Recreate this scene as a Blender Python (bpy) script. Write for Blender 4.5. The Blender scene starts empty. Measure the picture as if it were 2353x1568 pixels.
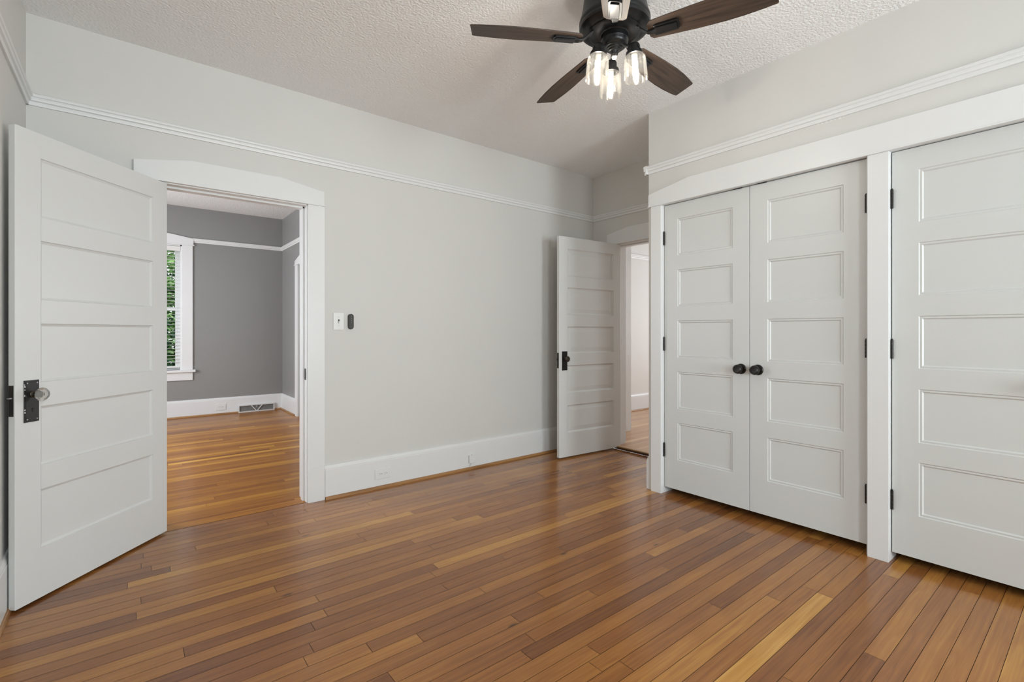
import bpy, bmesh, math, random
from mathutils import Vector, Matrix
random.seed(7)
S = bpy.context.scene
COL = S.collection
PI = math.pi

# ------------------------------------------------------------------ camera, sky, daylight, exposure
cam_d = bpy.data.cameras.new('camera')
cam = bpy.data.objects.new('camera', cam_d)
COL.objects.link(cam)
cam.location = (0.0, 0.0, 1.1675)
cam.rotation_euler = (PI / 2, 0.0, -0.672)
cam_d.sensor_width = 36.0
cam_d.lens = 1109.33 / 2353.0 * 36.0
cam_d.shift_y = -(784.0 - 762.79) / 2353.0
cam_d.clip_start = 0.02
S.camera = cam

world = bpy.data.worlds.new('World')
S.world = world
world.use_nodes = True
wb = world.node_tree.nodes['Background']
wb.inputs['Color'].default_value = (0.93, 0.97, 1.0, 1)
wb.inputs['Strength'].default_value = 2.0


def area_light(name, loc, rot, sx, sy, power, col=(1, 1, 1), spread=PI):
    d = bpy.data.lights.new(name, 'AREA')
    d.shape = 'RECTANGLE'
    d.size = sx
    d.size_y = sy
    d.energy = power
    d.color = col
    d.spread = spread
    o = bpy.data.objects.new(name, d)
    o.location = loc
    o.rotation_euler = rot
    COL.objects.link(o)
    return o


REAR = -2.30           # wall behind the camera, two windows in it
area_light('daylight_rear_window', (0.30, REAR - 0.30, 1.60), (PI / 2 - 0.10, 0, 0), 1.1, 1.60, 118, (0.92, 0.975, 1.04))
area_light('daylight_rear_window', (2.10, REAR - 0.62, 1.15), (PI / 2 + 0.32, 0, 0), 1.2, 1.60, 160, (0.92, 0.975, 1.04))
area_light('fill_light_far_room', (-1.95, 5.6, 1.5), (PI / 2, 0, -PI / 2), 1.7, 1.7, 125, (0.93, 0.98, 1.05))  # fill lamp added outside an unseen opening to light the grey room
area_light('fill_light_hall', (7.72, 2.6, 1.5), (PI / 2, 0, PI / 2), 1.6, 1.7, 55, (0.94, 0.98, 1.04))  # fill lamp added behind an unseen opening to brighten the hall

S.view_settings.view_transform = 'Standard'
S.view_settings.look = 'None'
S.view_settings.gamma = 1.0
S.view_settings.use_curve_mapping = False
S.view_settings.exposure = 0.0
S.cycles.max_bounces = 12
S.cycles.diffuse_bounces = 7
S.cycles.glossy_bounces = 4
S.cycles.transparent_max_bounces = 12

# ------------------------------------------------------------------ materials


def mat(name):
    m = bpy.data.materials.new(name)
    m.use_nodes = True
    nt = m.node_tree
    return m, nt, nt.nodes['Principled BSDF']


def node(nt, t, **kw):
    n = nt.nodes.new(t)
    for k, v in kw.items():
        setattr(n, k, v)
    return n


def paint(name, col, rough=0.5, bump=0.05, scale=180, dist=0.001, spec=0.35, mottle=0.02):
    m, nt, b = mat(name)
    L = nt.links
    tc = node(nt, 'ShaderNodeTexCoord')
    n = node(nt, 'ShaderNodeTexNoise')
    n.inputs['Scale'].default_value = scale
    n.inputs['Detail'].default_value = 3
    L.new(tc.outputs['Object'], n.inputs['Vector'])
    bp = node(nt, 'ShaderNodeBump')
    bp.inputs['Strength'].default_value = bump
    bp.inputs['Distance'].default_value = dist
    L.new(n.outputs['Fac'], bp.inputs['Height'])
    L.new(bp.outputs['Normal'], b.inputs['Normal'])
    n2 = node(nt, 'ShaderNodeTexNoise')
    n2.inputs['Scale'].default_value = 3.0
    L.new(tc.outputs['Object'], n2.inputs['Vector'])
    mx = node(nt, 'ShaderNodeMix', data_type='RGBA')
    mx.inputs[6].default_value = (*[c * (1 - mottle) for c in col], 1)
    mx.inputs[7].default_value = (*[min(1, c * (1 + mottle)) for c in col], 1)
    L.new(n2.outputs['Fac'], mx.inputs[0])
    L.new(mx.outputs[2], b.inputs['Base Color'])
    b.inputs['Roughness'].default_value = rough
    b.inputs['Specular IOR Level'].default_value = spec
    return m


def simple(name, col, rough=0.4, metal=0.0, spec=0.5, emit=None, es=0.0, bump=0.0, scale=60):
    m, nt, b = mat(name)
    b.inputs['Base Color'].default_value = (*col, 1)
    b.inputs['Roughness'].default_value = rough
    b.inputs['Metallic'].default_value = metal
    b.inputs['Specular IOR Level'].default_value = spec
    if emit:
        b.inputs['Emission Color'].default_value = (*emit, 1)
        b.inputs['Emission Strength'].default_value = es
    tc = node(nt, 'ShaderNodeTexCoord')
    n = node(nt, 'ShaderNodeTexNoise')
    n.inputs['Scale'].default_value = scale
    nt.links.new(tc.outputs['Object'], n.inputs['Vector'])
    bp = node(nt, 'ShaderNodeBump')
    bp.inputs['Strength'].default_value = bump
    bp.inputs['Distance'].default_value = 0.001
    nt.links.new(n.outputs['Fac'], bp.inputs['Height'])
    nt.links.new(bp.outputs['Normal'], b.inputs['Normal'])
    return m


def clear_glass(name, tint=(1, 1, 1), refl=0.5, rough=0.02, haze=0.0):
    m = bpy.data.materials.new(name)
    m.use_nodes = True
    nt = m.node_tree
    nt.nodes.remove(nt.nodes['Principled BSDF'])
    out = nt.nodes['Material Output']
    tr = node(nt, 'ShaderNodeBsdfTransparent')
    tr.inputs['Color'].default_value = (*tint, 1)
    gl = node(nt, 'ShaderNodeBsdfGlossy')
    gl.inputs['Roughness'].default_value = rough
    gl.inputs['Color'].default_value = (1, 1, 1, 1)
    lw = node(nt, 'ShaderNodeLayerWeight')
    lw.inputs['Blend'].default_value = 0.25
    mu = node(nt, 'ShaderNodeMath', operation='MULTIPLY')
    mu.inputs[1].default_value = refl
    nt.links.new(lw.outputs['Fresnel'], mu.inputs[0])
    mx = node(nt, 'ShaderNodeMixShader')
    nt.links.new(mu.outputs[0], mx.inputs[0])
    if haze:
        tl = node(nt, 'ShaderNodeBsdfTranslucent')
        tl.inputs['Color'].default_value = (0.95, 0.93, 0.88, 1)
        hz = node(nt, 'ShaderNodeMixShader')
        hz.inputs[0].default_value = haze
        nt.links.new(tr.outputs[0], hz.inputs[1])
        nt.links.new(tl.outputs[0], hz.inputs[2])
        nt.links.new(hz.outputs[0], mx.inputs[1])
    else:
        nt.links.new(tr.outputs[0], mx.inputs[1])
    nt.links.new(gl.outputs[0], mx.inputs[2])
    nt.links.new(mx.outputs[0], out.inputs['Surface'])
    return m


def wood_floor(name, ramp, gloss=0.26, coat=0.46, spec=0.26, grain=0.58):
    """strip flooring; each board carries its own random numbers in the face attribute 'board'"""
    m, nt, b = mat(name)
    L = nt.links
    at = node(nt, 'ShaderNodeAttribute', attribute_name='board')
    sep = node(nt, 'ShaderNodeSeparateColor')
    L.new(at.outputs['Color'], sep.inputs['Color'])
    geo = node(nt, 'ShaderNodeNewGeometry')
    xyz = node(nt, 'ShaderNodeSeparateXYZ')
    L.new(geo.outputs['Position'], xyz.inputs[0])

    def madd(src, mul, add_src, add_mul):
        a = node(nt, 'ShaderNodeMath', operation='MULTIPLY')
        L.new(src, a.inputs[0]); a.inputs[1].default_value = mul
        c = node(nt, 'ShaderNodeMath', operation='MULTIPLY_ADD')
        L.new(add_src, c.inputs[0]); c.inputs[1].default_value = add_mul
        L.new(a.outputs[0], c.inputs[2])
        return c.outputs[0]

    def vec(x, y, z):
        v = node(nt, 'ShaderNodeCombineXYZ')
        L.new(x, v.inputs[0]); L.new(y, v.inputs[1]); L.new(z, v.inputs[2])
        return v.outputs[0]
    # fine streaks along the board
    v1 = vec(madd(xyz.outputs[0], 1.6, sep.outputs[1], 61), madd(xyz.outputs[1], 70, sep.outputs[2], 37), sep.outputs[0])
    n1 = node(nt, 'ShaderNodeTexNoise'); n1.inputs['Scale'].default_value = 1.0
    n1.inputs['Detail'].default_value = 7; n1.inputs['Roughness'].default_value = 0.62
    n1.inputs['Distortion'].default_value = 0.6
    L.new(v1, n1.inputs['Vector'])
    # broad cathedral figure
    v2 = vec(madd(xyz.outputs[0], 1.1, sep.outputs[2], 43), madd(xyz.outputs[1], 16, sep.outputs[1], 29), sep.outputs[0])
    n2 = node(nt, 'ShaderNodeTexNoise'); n2.inputs['Scale'].default_value = 1.0
    n2.inputs['Detail'].default_value = 3
    L.new(v2, n2.inputs['Vector'])
    wv = node(nt, 'ShaderNodeMath', operation='MULTIPLY'); L.new(n2.outputs['Fac'], wv.inputs[0]); wv.inputs[1].default_value = 55
    sn = node(nt, 'ShaderNodeMath', operation='SINE'); L.new(wv.outputs[0], sn.inputs[0])
    # blotches
    n3 = node(nt, 'ShaderNodeTexNoise'); n3.inputs['Scale'].default_value = 2.2
    n3.inputs['Detail'].default_value = 3
    L.new(geo.outputs['Position'], n3.inputs['Vector'])
    # tone = board random + small shifts
    t1 = node(nt, 'ShaderNodeMath', operation='MULTIPLY_ADD'); L.new(n1.outputs['Fac'], t1.inputs[0]); t1.inputs[1].default_value = grain
    L.new(sep.outputs[0], t1.inputs[2])
    t2 = node(nt, 'ShaderNodeMath', operation='MULTIPLY_ADD'); L.new(sn.outputs[0], t2.inputs[0]); t2.inputs[1].default_value = 0.035
    L.new(t1.outputs[0], t2.inputs[2])
    t3 = node(nt, 'ShaderNodeMath', operation='MULTIPLY_ADD'); L.new(n3.outputs['Fac'], t3.inputs[0]); t3.inputs[1].default_value = 0.30
    L.new(t2.outputs[0], t3.inputs[2])
    t4 = node(nt, 'ShaderNodeMath', operation='SUBTRACT'); L.new(t3.outputs[0], t4.inputs[0]); t4.inputs[1].default_value = 0.15 + grain / 2
    cr = node(nt, 'ShaderNodeValToRGB')
    el = cr.color_ramp.elements
    while len(el) < len(ramp):
        el.new(0.5)
    for e, (p, c) in zip(el, ramp):
        e.position = p
        e.color = (*c, 1)
    L.new(t4.outputs[0], cr.inputs['Fac'])
    # knots: sparse dark ovals
    v4 = vec(madd(xyz.outputs[0], 3.2, sep.outputs[1], 17), madd(xyz.outputs[1], 9.0, sep.outputs[2], 23), sep.outputs[0])
    vo = node(nt, 'ShaderNodeTexVoronoi'); vo.inputs['Scale'].default_value = 1.0
    L.new(v4, vo.inputs['Vector'])
    sc = node(nt, 'ShaderNodeSeparateColor'); L.new(vo.outputs['Color'], sc.inputs['Color'])
    gate = node(nt, 'ShaderNodeMath', operation='GREATER_THAN'); L.new(sc.outputs[0], gate.inputs[0]); gate.inputs[1].default_value = 0.86
    kr = node(nt, 'ShaderNodeMapRange'); L.new(vo.outputs['Distance'], kr.inputs['Value'])
    kr.inputs['From Min'].default_value = 0.03; kr.inputs['From Max'].default_value = 0.10
    kr.inputs['To Min'].default_value = 0.75; kr.inputs['To Max'].default_value = 0.0
    km = node(nt, 'ShaderNodeMath', operation='MULTIPLY'); L.new(kr.outputs[0], km.inputs[0]); L.new(gate.outputs[0], km.inputs[1])
    mx = node(nt, 'ShaderNodeMix', data_type='RGBA')
    L.new(km.outputs[0], mx.inputs[0]); L.new(cr.outputs['Color'], mx.inputs[6])
    mx.inputs[7].default_value = (0.035, 0.016, 0.008, 1)
    L.new(mx.outputs[2], b.inputs['Base Color'])
    bp = node(nt, 'ShaderNodeBump'); bp.inputs['Strength'].default_value = 0.06; bp.inputs['Distance'].default_value = 0.001
    L.new(n1.outputs['Fac'], bp.inputs['Height'])
    L.new(bp.outputs['Normal'], b.inputs['Normal'])
    b.inputs['Roughness'].default_value = gloss
    b.inputs['Specular IOR Level'].default_value = spec
    b.inputs['Coat Weight'].default_value = coat
    b.inputs['Coat Roughness'].default_value = 0.16
    return m


def wood(name, c0, c1, rough=0.35, axis=0, scale=30, coat=0.0):
    m, nt, b = mat(name)
    L = nt.links
    tc = node(nt, 'ShaderNodeTexCoord')
    mp = node(nt, 'ShaderNodeMapping')
    s = [scale, scale, scale]
    s[axis] = scale * 0.06
    mp.inputs['Scale'].default_value = s
    L.new(tc.outputs['Object'], mp.inputs['Vector'])
    n = node(nt, 'ShaderNodeTexNoise')
    n.inputs['Scale'].default_value = 2.0
    n.inputs['Detail'].default_value = 6
    n.inputs['Distortion'].default_value = 0.8
    L.new(mp.outputs[0], n.inputs['Vector'])
    cr = node(nt, 'ShaderNodeValToRGB')
    cr.color_ramp.elements[0].position = 0.34
    cr.color_ramp.elements[0].color = (*c0, 1)
    cr.color_ramp.elements[1].position = 0.68
    cr.color_ramp.elements[1].color = (*c1, 1)
    L.new(n.outputs['Fac'], cr.inputs['Fac'])
    L.new(cr.outputs['Color'], b.inputs['Base Color'])
    b.inputs['Roughness'].default_value = rough
    b.inputs['Coat Weight'].default_value = coat
    return m


M = {}
M['wall'] = paint('wall paint pale grey', (0.645, 0.637, 0.612), 0.6, 0.012, 240)
M['trim'] = paint('white semi gloss trim paint', (0.735, 0.74, 0.735), 0.34, 0.04, 60, spec=0.4, mottle=0.01)
M['door'] = paint('white door paint', (0.61, 0.62, 0.605), 0.38, 0.04, 90, spec=0.4, mottle=0.01)
M['olddoor'] = paint('old white door paint', (0.655, 0.66, 0.645), 0.36, 0.12, 70, spec=0.4, mottle=0.012)
M['ceiling'] = paint('sand textured ceiling', (0.885, 0.89, 0.89), 0.8, 0.9, 75, 0.008, 0.2, 0.015)
M['grey'] = paint('charcoal grey wall paint', (0.262, 0.26, 0.254), 0.42, 0.12, 160, spec=0.4)
M['brightwall'] = paint('hall wall white', (0.72, 0.71, 0.69), 0.6, 0.05)
M['plate'] = simple('white plastic plate', (0.74, 0.74, 0.73), 0.35)
M['bronze'] = simple('oil rubbed bronze', (0.022, 0.02, 0.018), 0.38, 0.6, 0.5, bump=0.15)
M['blackiron'] = simple('black painted iron', (0.016, 0.015, 0.014), 0.42, 0.2, 0.5, bump=0.4, scale=120)
M['fanblack'] = simple('black fan enamel', (0.007, 0.007, 0.0075), 0.32, 0.0, 0.35)
M['knobbronze'] = simple('worn dark knob', (0.07, 0.06, 0.045), 0.35, 0.7)
M['dark'] = simple('dark void', (0.01, 0.01, 0.01), 0.7)
M['slot'] = simple('slot dark', (0.05, 0.05, 0.05), 0.6)
M['rubber'] = simple('charcoal plastic', (0.035, 0.034, 0.03), 0.5)
M['button'] = simple('grey button mark', (0.55, 0.55, 0.53), 0.5)
M['screw'] = simple('worn steel', (0.45, 0.44, 0.42), 0.4, 0.8)
M['shoe'] = wood('pine shoe moulding', (0.26, 0.125, 0.045), (0.42, 0.22, 0.085), 0.35, 0, 12)
M['nosing'] = wood('dark stained nosing', (0.05, 0.022, 0.01), (0.11, 0.05, 0.022), 0.4, 1, 12)
M['oak'] = wood('pale oak threshold', (0.42, 0.25, 0.12), (0.60, 0.38, 0.20), 0.4, 1, 12)
M['blade'] = wood('walnut blade', (0.026, 0.016, 0.011), (0.075, 0.046, 0.030), 0.50, 0, 26, 0.0)
M['glass'] = clear_glass('window glass', (0.96, 0.98, 0.97), 0.35)
M['shade'] = clear_glass('seeded glass shade', (0.975, 0.965, 0.94), 0.36, 0.16, 0.008)
M['bulb'] = simple('glowing bulb', (1, 1, 1), 0.3, emit=(1.0, 0.94, 0.86), es=250)
M['frost'] = simple('frosted bulb neck', (0.75, 0.74, 0.70), 0.3)
M['blind'] = simple('white blind slat', (0.74, 0.73, 0.71), 0.4)
M['grille'] = simple('white register', (0.68, 0.68, 0.66), 0.4)
M['mesh'] = simple('register mesh', (0.30, 0.30, 0.29), 0.6)
M['leaf'] = simple('leaf green', (0.16, 0.34, 0.10), 0.45)
M['leaf2'] = simple('leaf bright', (0.34, 0.55, 0.20), 0.45)
M['leaf3'] = simple('leaf dark', (0.04, 0.11, 0.06), 0.45)
M['bark'] = simple('bark', (0.05, 0.035, 0.025), 0.9, bump=0.6, scale=30)
M['lawn'] = simple('lawn', (0.06, 0.12, 0.03), 0.9)
M['crystal'] = None
RAMP_A = [(0.0, (0.135, 0.046, 0.014)), (0.30, (0.255, 0.095, 0.024)), (0.55, (0.37, 0.155, 0.036)), (0.78, (0.50, 0.245, 0.052)), (1.0, (0.62, 0.35, 0.095))]
RAMP_B = [(0.0, (0.17, 0.048, 0.006)), (0.30, (0.31, 0.110, 0.011)), (0.55, (0.43, 0.180, 0.018)), (0.78, (0.57, 0.275, 0.032)), (1.0, (0.70, 0.40, 0.070))]
M['floor'] = wood_floor('heart pine strip floor', RAMP_A)
M['floor2'] = wood_floor('golden pine strip floor', RAMP_B, 0.32, 0.12, 0.22, 0.85)
RAMP_C = [(0.0, (0.36, 0.18, 0.08)), (0.30, (0.48, 0.26, 0.12)), (0.55, (0.57, 0.33, 0.16)), (0.78, (0.64, 0.40, 0.21)), (1.0, (0.70, 0.47, 0.27))]  # hall boards lightened: the white wall's reflection is put into the colour
M['floor3'] = wood_floor('sheen-lightened pine strip floor', RAMP_C, 0.30, 0.3, 0.25, 0.5)
m, nt, b = mat('cut glass knob')
b.inputs['Base Color'].default_value = (0.9, 0.9, 0.88, 1)
b.inputs['Roughness'].default_value = 0.02
b.inputs['Transmission Weight'].default_value = 0.85
b.inputs['IOR'].default_value = 1.5
M['crystal'] = m

# ------------------------------------------------------------------ mesh helpers


class MB:
    def __init__(self):
        self.v = []
        self.f = []
        self.mi = []
        self.mats = []
        self.smooth = []

    def slot(self, m):
        if m not in self.mats:
            self.mats.append(m)
        return self.mats.index(m)

    def face(self, pts, m, smooth=False):
        i = len(self.v)
        self.v += [tuple(p) for p in pts]
        self.f.append(tuple(range(i, i + len(pts))))
        self.mi.append(self.slot(m))
        self.smooth.append(smooth)

    def mesh(self, verts, faces, m, smooth=False):
        i = len(self.v)
        self.v += [tuple(p) for p in verts]
        for f in faces:
            self.f.append(tuple(i + k for k in f))
            self.mi.append(self.slot(m))
            self.smooth.append(smooth)

    def box(self, x0, x1, y0, y1, z0, z1, m, T=None):
        vs = [(x, y, z) for x in (x0, x1) for y in (y0, y1) for z in (z0, z1)]
        fs = [(0, 1, 3, 2), (4, 6, 7, 5), (0, 4, 5, 1), (2, 3, 7, 6), (0, 2, 6, 4), (1, 5, 7, 3)]
        if T:
            vs = [tuple(T @ Vector(p)) for p in vs]
        self.mesh(vs, fs, m)

    def prism(self, poly, fn, a, b, m, smooth=False):
        """poly: 2-D outline, fn(p, q, t) -> 3-D point; swept from t=a to t=b"""
        n = len(poly)
        vs = [fn(p, q, a) for p, q in poly] + [fn(p, q, b) for p, q in poly]
        fs = [(i, (i + 1) % n, n + (i + 1) % n, n + i) for i in range(n)]
        fs += [tuple(range(n))[::-1], tuple(range(n, 2 * n))]
        self.mesh(vs, fs, m, smooth)

    def lathe(self, prof, m, c=(0, 0, 0), T=None, n=32, smooth=True, caps=True):
        """prof: list of (r, z)"""
        vs = []
        for r, z in prof:
            for k in range(n):
                a = 2 * PI * k / n
                p = Vector((c[0] + r * math.cos(a), c[1] + r * math.sin(a), c[2] + z))
                vs.append(tuple(T @ p) if T else tuple(p))
        fs = []
        for i in range(len(prof) - 1):
            for k in range(n):
                k2 = (k + 1) % n
                fs.append((i * n + k, i * n + k2, (i + 1) * n + k2, (i + 1) * n + k))
        self.mesh(vs, fs, m, smooth)
        if caps:
            base = len(self.v) - len(vs)
            for row in (0, len(prof) - 1):
                if prof[row][0] > 1e-5:
                    self.f.append(tuple(base + row * n + k for k in range(n)))
                    self.mi.append(self.slot(m))
                    self.smooth.append(False)

    def tube(self, pts, r, m, n=8, smooth=True):
        pts = [Vector(p) for p in pts]
        rings = []
        up = Vector((0, 0, 1))
        for i, p in enumerate(pts):
            d = (pts[min(i + 1, len(pts) - 1)] - pts[max(i - 1, 0)]).normalized()
            a = d.cross(up)
            if a.length < 1e-3:
                a = d.cross(Vector((1, 0, 0)))
            a.normalize()
            b2 = d.cross(a).normalized()
            rr = r[i] if isinstance(r, (list, tuple)) else r
            rings.append([p + a * rr * math.cos(2 * PI * k / n) + b2 * rr * math.sin(2 * PI * k / n) for k in range(n)])
        vs = [tuple(p) for ring in rings for p in ring]
        fs = []
        for i in range(len(pts) - 1):
            for k in range(n):
                k2 = (k + 1) % n
                fs.append((i * n + k, i * n + k2, (i + 1) * n + k2, (i + 1) * n + k))
        fs += [tuple(range(n)), tuple((len(pts) - 1) * n + k for k in range(n))]
        self.mesh(vs, fs, m, smooth)

    def build(self, name, parent=None, bevel=0.0, seg=2, loc=None, rotz=0.0, weld=True):
        me = bpy.data.meshes.new(name)
        me.from_pydata(self.v, [], self.f)
        for m in self.mats:
            me.materials.append(m)
        me.polygons.foreach_set('material_index', self.mi)
        me.polygons.foreach_set('use_smooth', self.smooth)
        bm = bmesh.new()
        bm.from_mesh(me)
        if weld:
            bmesh.ops.remove_doubles(bm, verts=bm.verts, dist=1e-6)
            bmesh.ops.recalc_face_normals(bm, faces=bm.faces)
        bm.to_mesh(me)
        bm.free()
        if any(self.smooth):
            me.set_sharp_from_angle(angle=math.radians(38))
        o = bpy.data.objects.new(name, me)
        COL.objects.link(o)
        if loc:
            o.location = loc
        o.rotation_euler = (0, 0, rotz)
        if parent:
            o.parent = parent
        if bevel:
            b = o.modifiers.new('bevel', 'BEVEL')
            b.width = bevel
            b.segments = seg
            b.limit_method = 'ANGLE'
            b.angle_limit = math.radians(58)
        return o


def tag(o, label, cat, group=None, kind=None):
    o['label'] = label
    o['category'] = cat
    if group:
        o['group'] = group
    if kind:
        o['kind'] = kind
    return o


def thing(name, label, cat, loc=(0, 0, 0), rotz=0.0, group=None, kind=None):
    o = bpy.data.objects.new(name, None)
    o.empty_display_size = 0.05
    COL.objects.link(o)
    o.location = loc
    o.rotation_euler = (0, 0, rotz)
    return tag(o, label, cat, group, kind)


def struct(mb, name, label, cat, bevel=0.0, **kw):
    return tag(mb.build(name, bevel=bevel, **kw), label, cat, kind='structure')


# ------------------------------------------------------------------ room dimensions (metres)
YB, XC, XR, XL, H = 3.453, 3.026, 3.841, -0.405, 2.788
YE = 2.173                      # end of the closet block
YG, XG, HG = 7.921, 1.838, 2.875  # grey room
T = 0.15

# ------------------------------------------------------------------ floors
PITCH = 0.0655


def strip_floor(name, x0, x1, y0, y1, z, m, label, seed, cut=None, lmin=0.5, lmax=2.4, bias=0.0, header=0.0):
    rnd = random.Random(seed)
    mb = MB()
    mb.box(x0, x1, y0, y1, z - 0.03, z - 0.004, M['nosing'])
    cols = [(0, 0, 0)] * 6
    if header:
        mb.face([(x0, y0 + 0.001, z), (x1, y0 + 0.001, z), (x1, y0 + header - 0.001, z), (x0, y0 + header - 0.001, z)], m)
        cols.append((0.42, 0.31, 0.77))
        y0 += header
    k0 = math.floor((y0 - 0.448) / PITCH)
    k1 = math.ceil((y1 - 0.448) / PITCH)
    for k in range(k0, k1):
        a = max(y0, 0.448 + k * PITCH)
        c = min(y1, 0.448 + (k + 1) * PITCH)
        if c - a < 0.004:
            continue
        x = x0 - rnd.random() * lmax
        while x < x1:
            ln = lmin + (lmax - lmin) * rnd.random() ** 1.3
            xa, xb = max(x, x0), min(x + ln, x1)
            if xb - xa > 0.003:
                g = 0.0008
                mb.face([(xa + g, a + g, z), (xb - g, a + g, z), (xb - g, c - g, z), (xa + g, c - g, z)], m)
                t = rnd.triangular(0.10, 0.68, 0.34) + bias
                if rnd.random() < 0.12:
                    t += 0.22
                cols.append((t, rnd.random(), rnd.random()))
            x += ln
    o = mb.build(name, weld=False)
    ca = o.data.color_attributes.new('board', 'FLOAT_COLOR', 'CORNER')
    for p in o.data.polygons:
        for li in p.loop_indices:
            ca.data[li].color = (*cols[p.index], 1)
    return tag(o, label, 'floor', kind='structure')


strip_floor('floor', XL - T, XR - 0.03, REAR - T, YB + 0.002, 0.0, M['floor'],
            'brown heart pine strip floor of the empty bedroom', 3)
strip_floor('floor', -1.95, XG + 0.13, YB + 0.006, YG + T, 0.0, M['floor2'],
            'golden pine strip floor of the grey room beyond the doorway', 11, lmin=0.8, lmax=3.2, header=0.105)
strip_floor('floor', XR + 0.012, 7.8, 0.0, 4.343 + T, 0.030, M['floor3'],
            'sheen-lightened pine strip floor of the hall behind the half open door', 19)
mb = MB()
mb.box(XR - 0.029, XR + 0.012, 2.33, 3.15, 0.0, 0.021, M['nosing'])
mb.box(XR - 0.031, XR + 0.012, 2.33, 3.15, 0.021, 0.0305, M['oak'])
struct(mb, 'trim_9', 'wooden threshold step into the hall, dark on its front edge', 'threshold')

# ------------------------------------------------------------------ ceilings
mb = MB(); mb.box(XL - T, XR + T, REAR - T, YB + T / 2, H, H + 0.1, M['ceiling'])
struct(mb, 'ceiling', 'sand textured white bedroom ceiling over the fan', 'ceiling')
mb = MB(); mb.box(-1.95, XG + T, YB + T / 2, YG + T, HG, HG + 0.1, M['ceiling'])
struct(mb, 'ceiling', 'white ceiling of the grey room beyond the doorway', 'ceiling')
mb = MB(); mb.box(XR + T, 7.8, 0.0, 4.343 + T, H, H + 0.1, M['brightwall'])
struct(mb, 'ceiling', 'white ceiling of the hall', 'ceiling')

# ------------------------------------------------------------------ walls
OX0, OX1, OZ = 0.135, 0.965, 2.048          # doorway to the grey room (rough opening)
mb = MB()
h2 = YB + T / 2
for (a, c, mm, top) in ((YB, h2, M['wall'], H), (h2, YB + T, M['grey'], HG)):
    mb.box(-1.95 if mm is M['grey'] else XL - T, OX0, a, c, 0, top, mm)
    mb.box(OX1, XR + T, a, c, 0, top, mm)
    mb.box(OX0, OX1, a, c, OZ, top, mm)
struct(mb, 'wall_back', 'long pale grey bedroom wall with the doorway and picture rail', 'wall')
mb = MB(); mb.box(XL - T, XL, REAR - T, YB, 0, H, M['wall'])
struct(mb, 'wall_left', 'pale grey wall at the left behind the open door', 'wall')
# rear wall with two windows
mb = MB()
WZ0, WZ1 = 0.65, 2.25
xs = [XL - T, -0.175, 0.775, 1.625, 2.575, XR + T]
for i in range(5):
    if i in (1, 3):
        mb.box(xs[i], xs[i + 1], REAR - T, REAR, 0, WZ0, M['wall'])
        mb.box(xs[i], xs[i + 1], REAR - T, REAR, WZ1, H, M['wall'])
    else:
        mb.box(xs[i], xs[i + 1], REAR - T, REAR, 0, H, M['wall'])
struct(mb, 'wall_rear', 'pale grey wall with two windows behind the camera', 'wall')
# closet front wall (doors in it) and its end wall
DB, DT = 0.0474, 2.0790
CY = [2.0537, 1.4394, 0.8248, 0.7210, 0.1070, -0.5070]
mb = MB()
w0, w1 = XC, XC + 0.11
mb.box(w0, w1, CY[0] + 0.012, YE, 0, H, M['wall'])
mb.box(w0, w1, CY[3] + 0.012, CY[2] - 0.012, 0, H, M['wall'])
mb.box(w0, w1, REAR, CY[5] - 0.012, 0, H, M['wall'])
mb.box(w0, w1, CY[2] - 0.012, CY[0] + 0.012, 2.098, H, M['wall'])
mb.box(w0, w1, CY[5] - 0.012, CY[3] + 0.012, 2.098, H, M['wall'])
mb.box(w1, XR, YE - 0.11, YE, 0, H, M['wall'])
struct(mb, 'wall_right', 'pale grey closet wall above the white panel doors', 'wall')
wall_r = bpy.data.objects['wall_right']
mb = MB()
rc = random.Random(12)
for k in range(7):
    yy = 1.055 - k * 0.021
    mb.box(XC - 0.0006, XC, yy - 0.008 - 0.006 * rc.random(), yy, 2.324 + 0.003 * rc.random(), 2.331 + 0.002 * rc.random(), M['plate'])
pc = mb.build('paint_chips', wall_r); pc['label'] = 'bare white chips under the picture rail'
# wall at the end of the alcove with the hall door
AY0, AY1 = 2.33, 3.15
mb = MB()
h3 = XR + T / 2
for (a, c, mm) in ((XR, h3, M['wall']), (h3, XR + T, M['brightwall'])):
    mb.box(a, c, REAR - T, AY0, 0, H, mm)
    mb.box(a, c, AY1, YB, 0, H, mm)
    mb.box(a, c, AY0, AY1, 2.052, H, mm)
struct(mb, 'wall_alcove', 'pale grey alcove wall around the hall door', 'wall')
# grey room
GX0, GX1, GZ0, GZ1 = -0.25, 0.572, 0.650, 2.347      # window opening
mb = MB()
mb.box(-1.95, GX0, YG, YG + T, 0, HG, M['grey'])
mb.box(GX1, XG + T, YG, YG + T, 0, HG, M['grey'])
mb.box(GX0, GX1, YG, YG + T, 0, GZ0, M['grey'])
mb.box(GX0, GX1, YG, YG + T, GZ1, HG, M['grey'])
struct(mb, 'wall_far', 'charcoal grey far wall with a window, seen through the doorway', 'wall')
mb = MB()
mb.box(XG, XG + T, YB + T, 6.18, 0, HG, M['grey'])
mb.box(XG, XG + T, 7.02, YG, 0, HG, M['grey'])
mb.box(XG, XG + T, 6.18, 7.02, 2.10, HG, M['grey'])
struct(mb, 'wall_far_right', 'charcoal grey side wall seen at the right of the doorway', 'wall')
mb = MB()
mb.box(-1.95 + 0.1, -1.80, YB + T, 4.75, 0, HG, M['grey'])
mb.box(-1.95 + 0.1, -1.80, 6.45, YG, 0, HG, M['grey'])
mb.box(-1.95 + 0.1, -1.80, 4.75, 6.45, 0, 0.65, M['grey'])
mb.box(-1.95 + 0.1, -1.80, 4.75, 6.45, 2.35, HG, M['grey'])  # unseen opening, put in to let the far room fill light through
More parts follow.
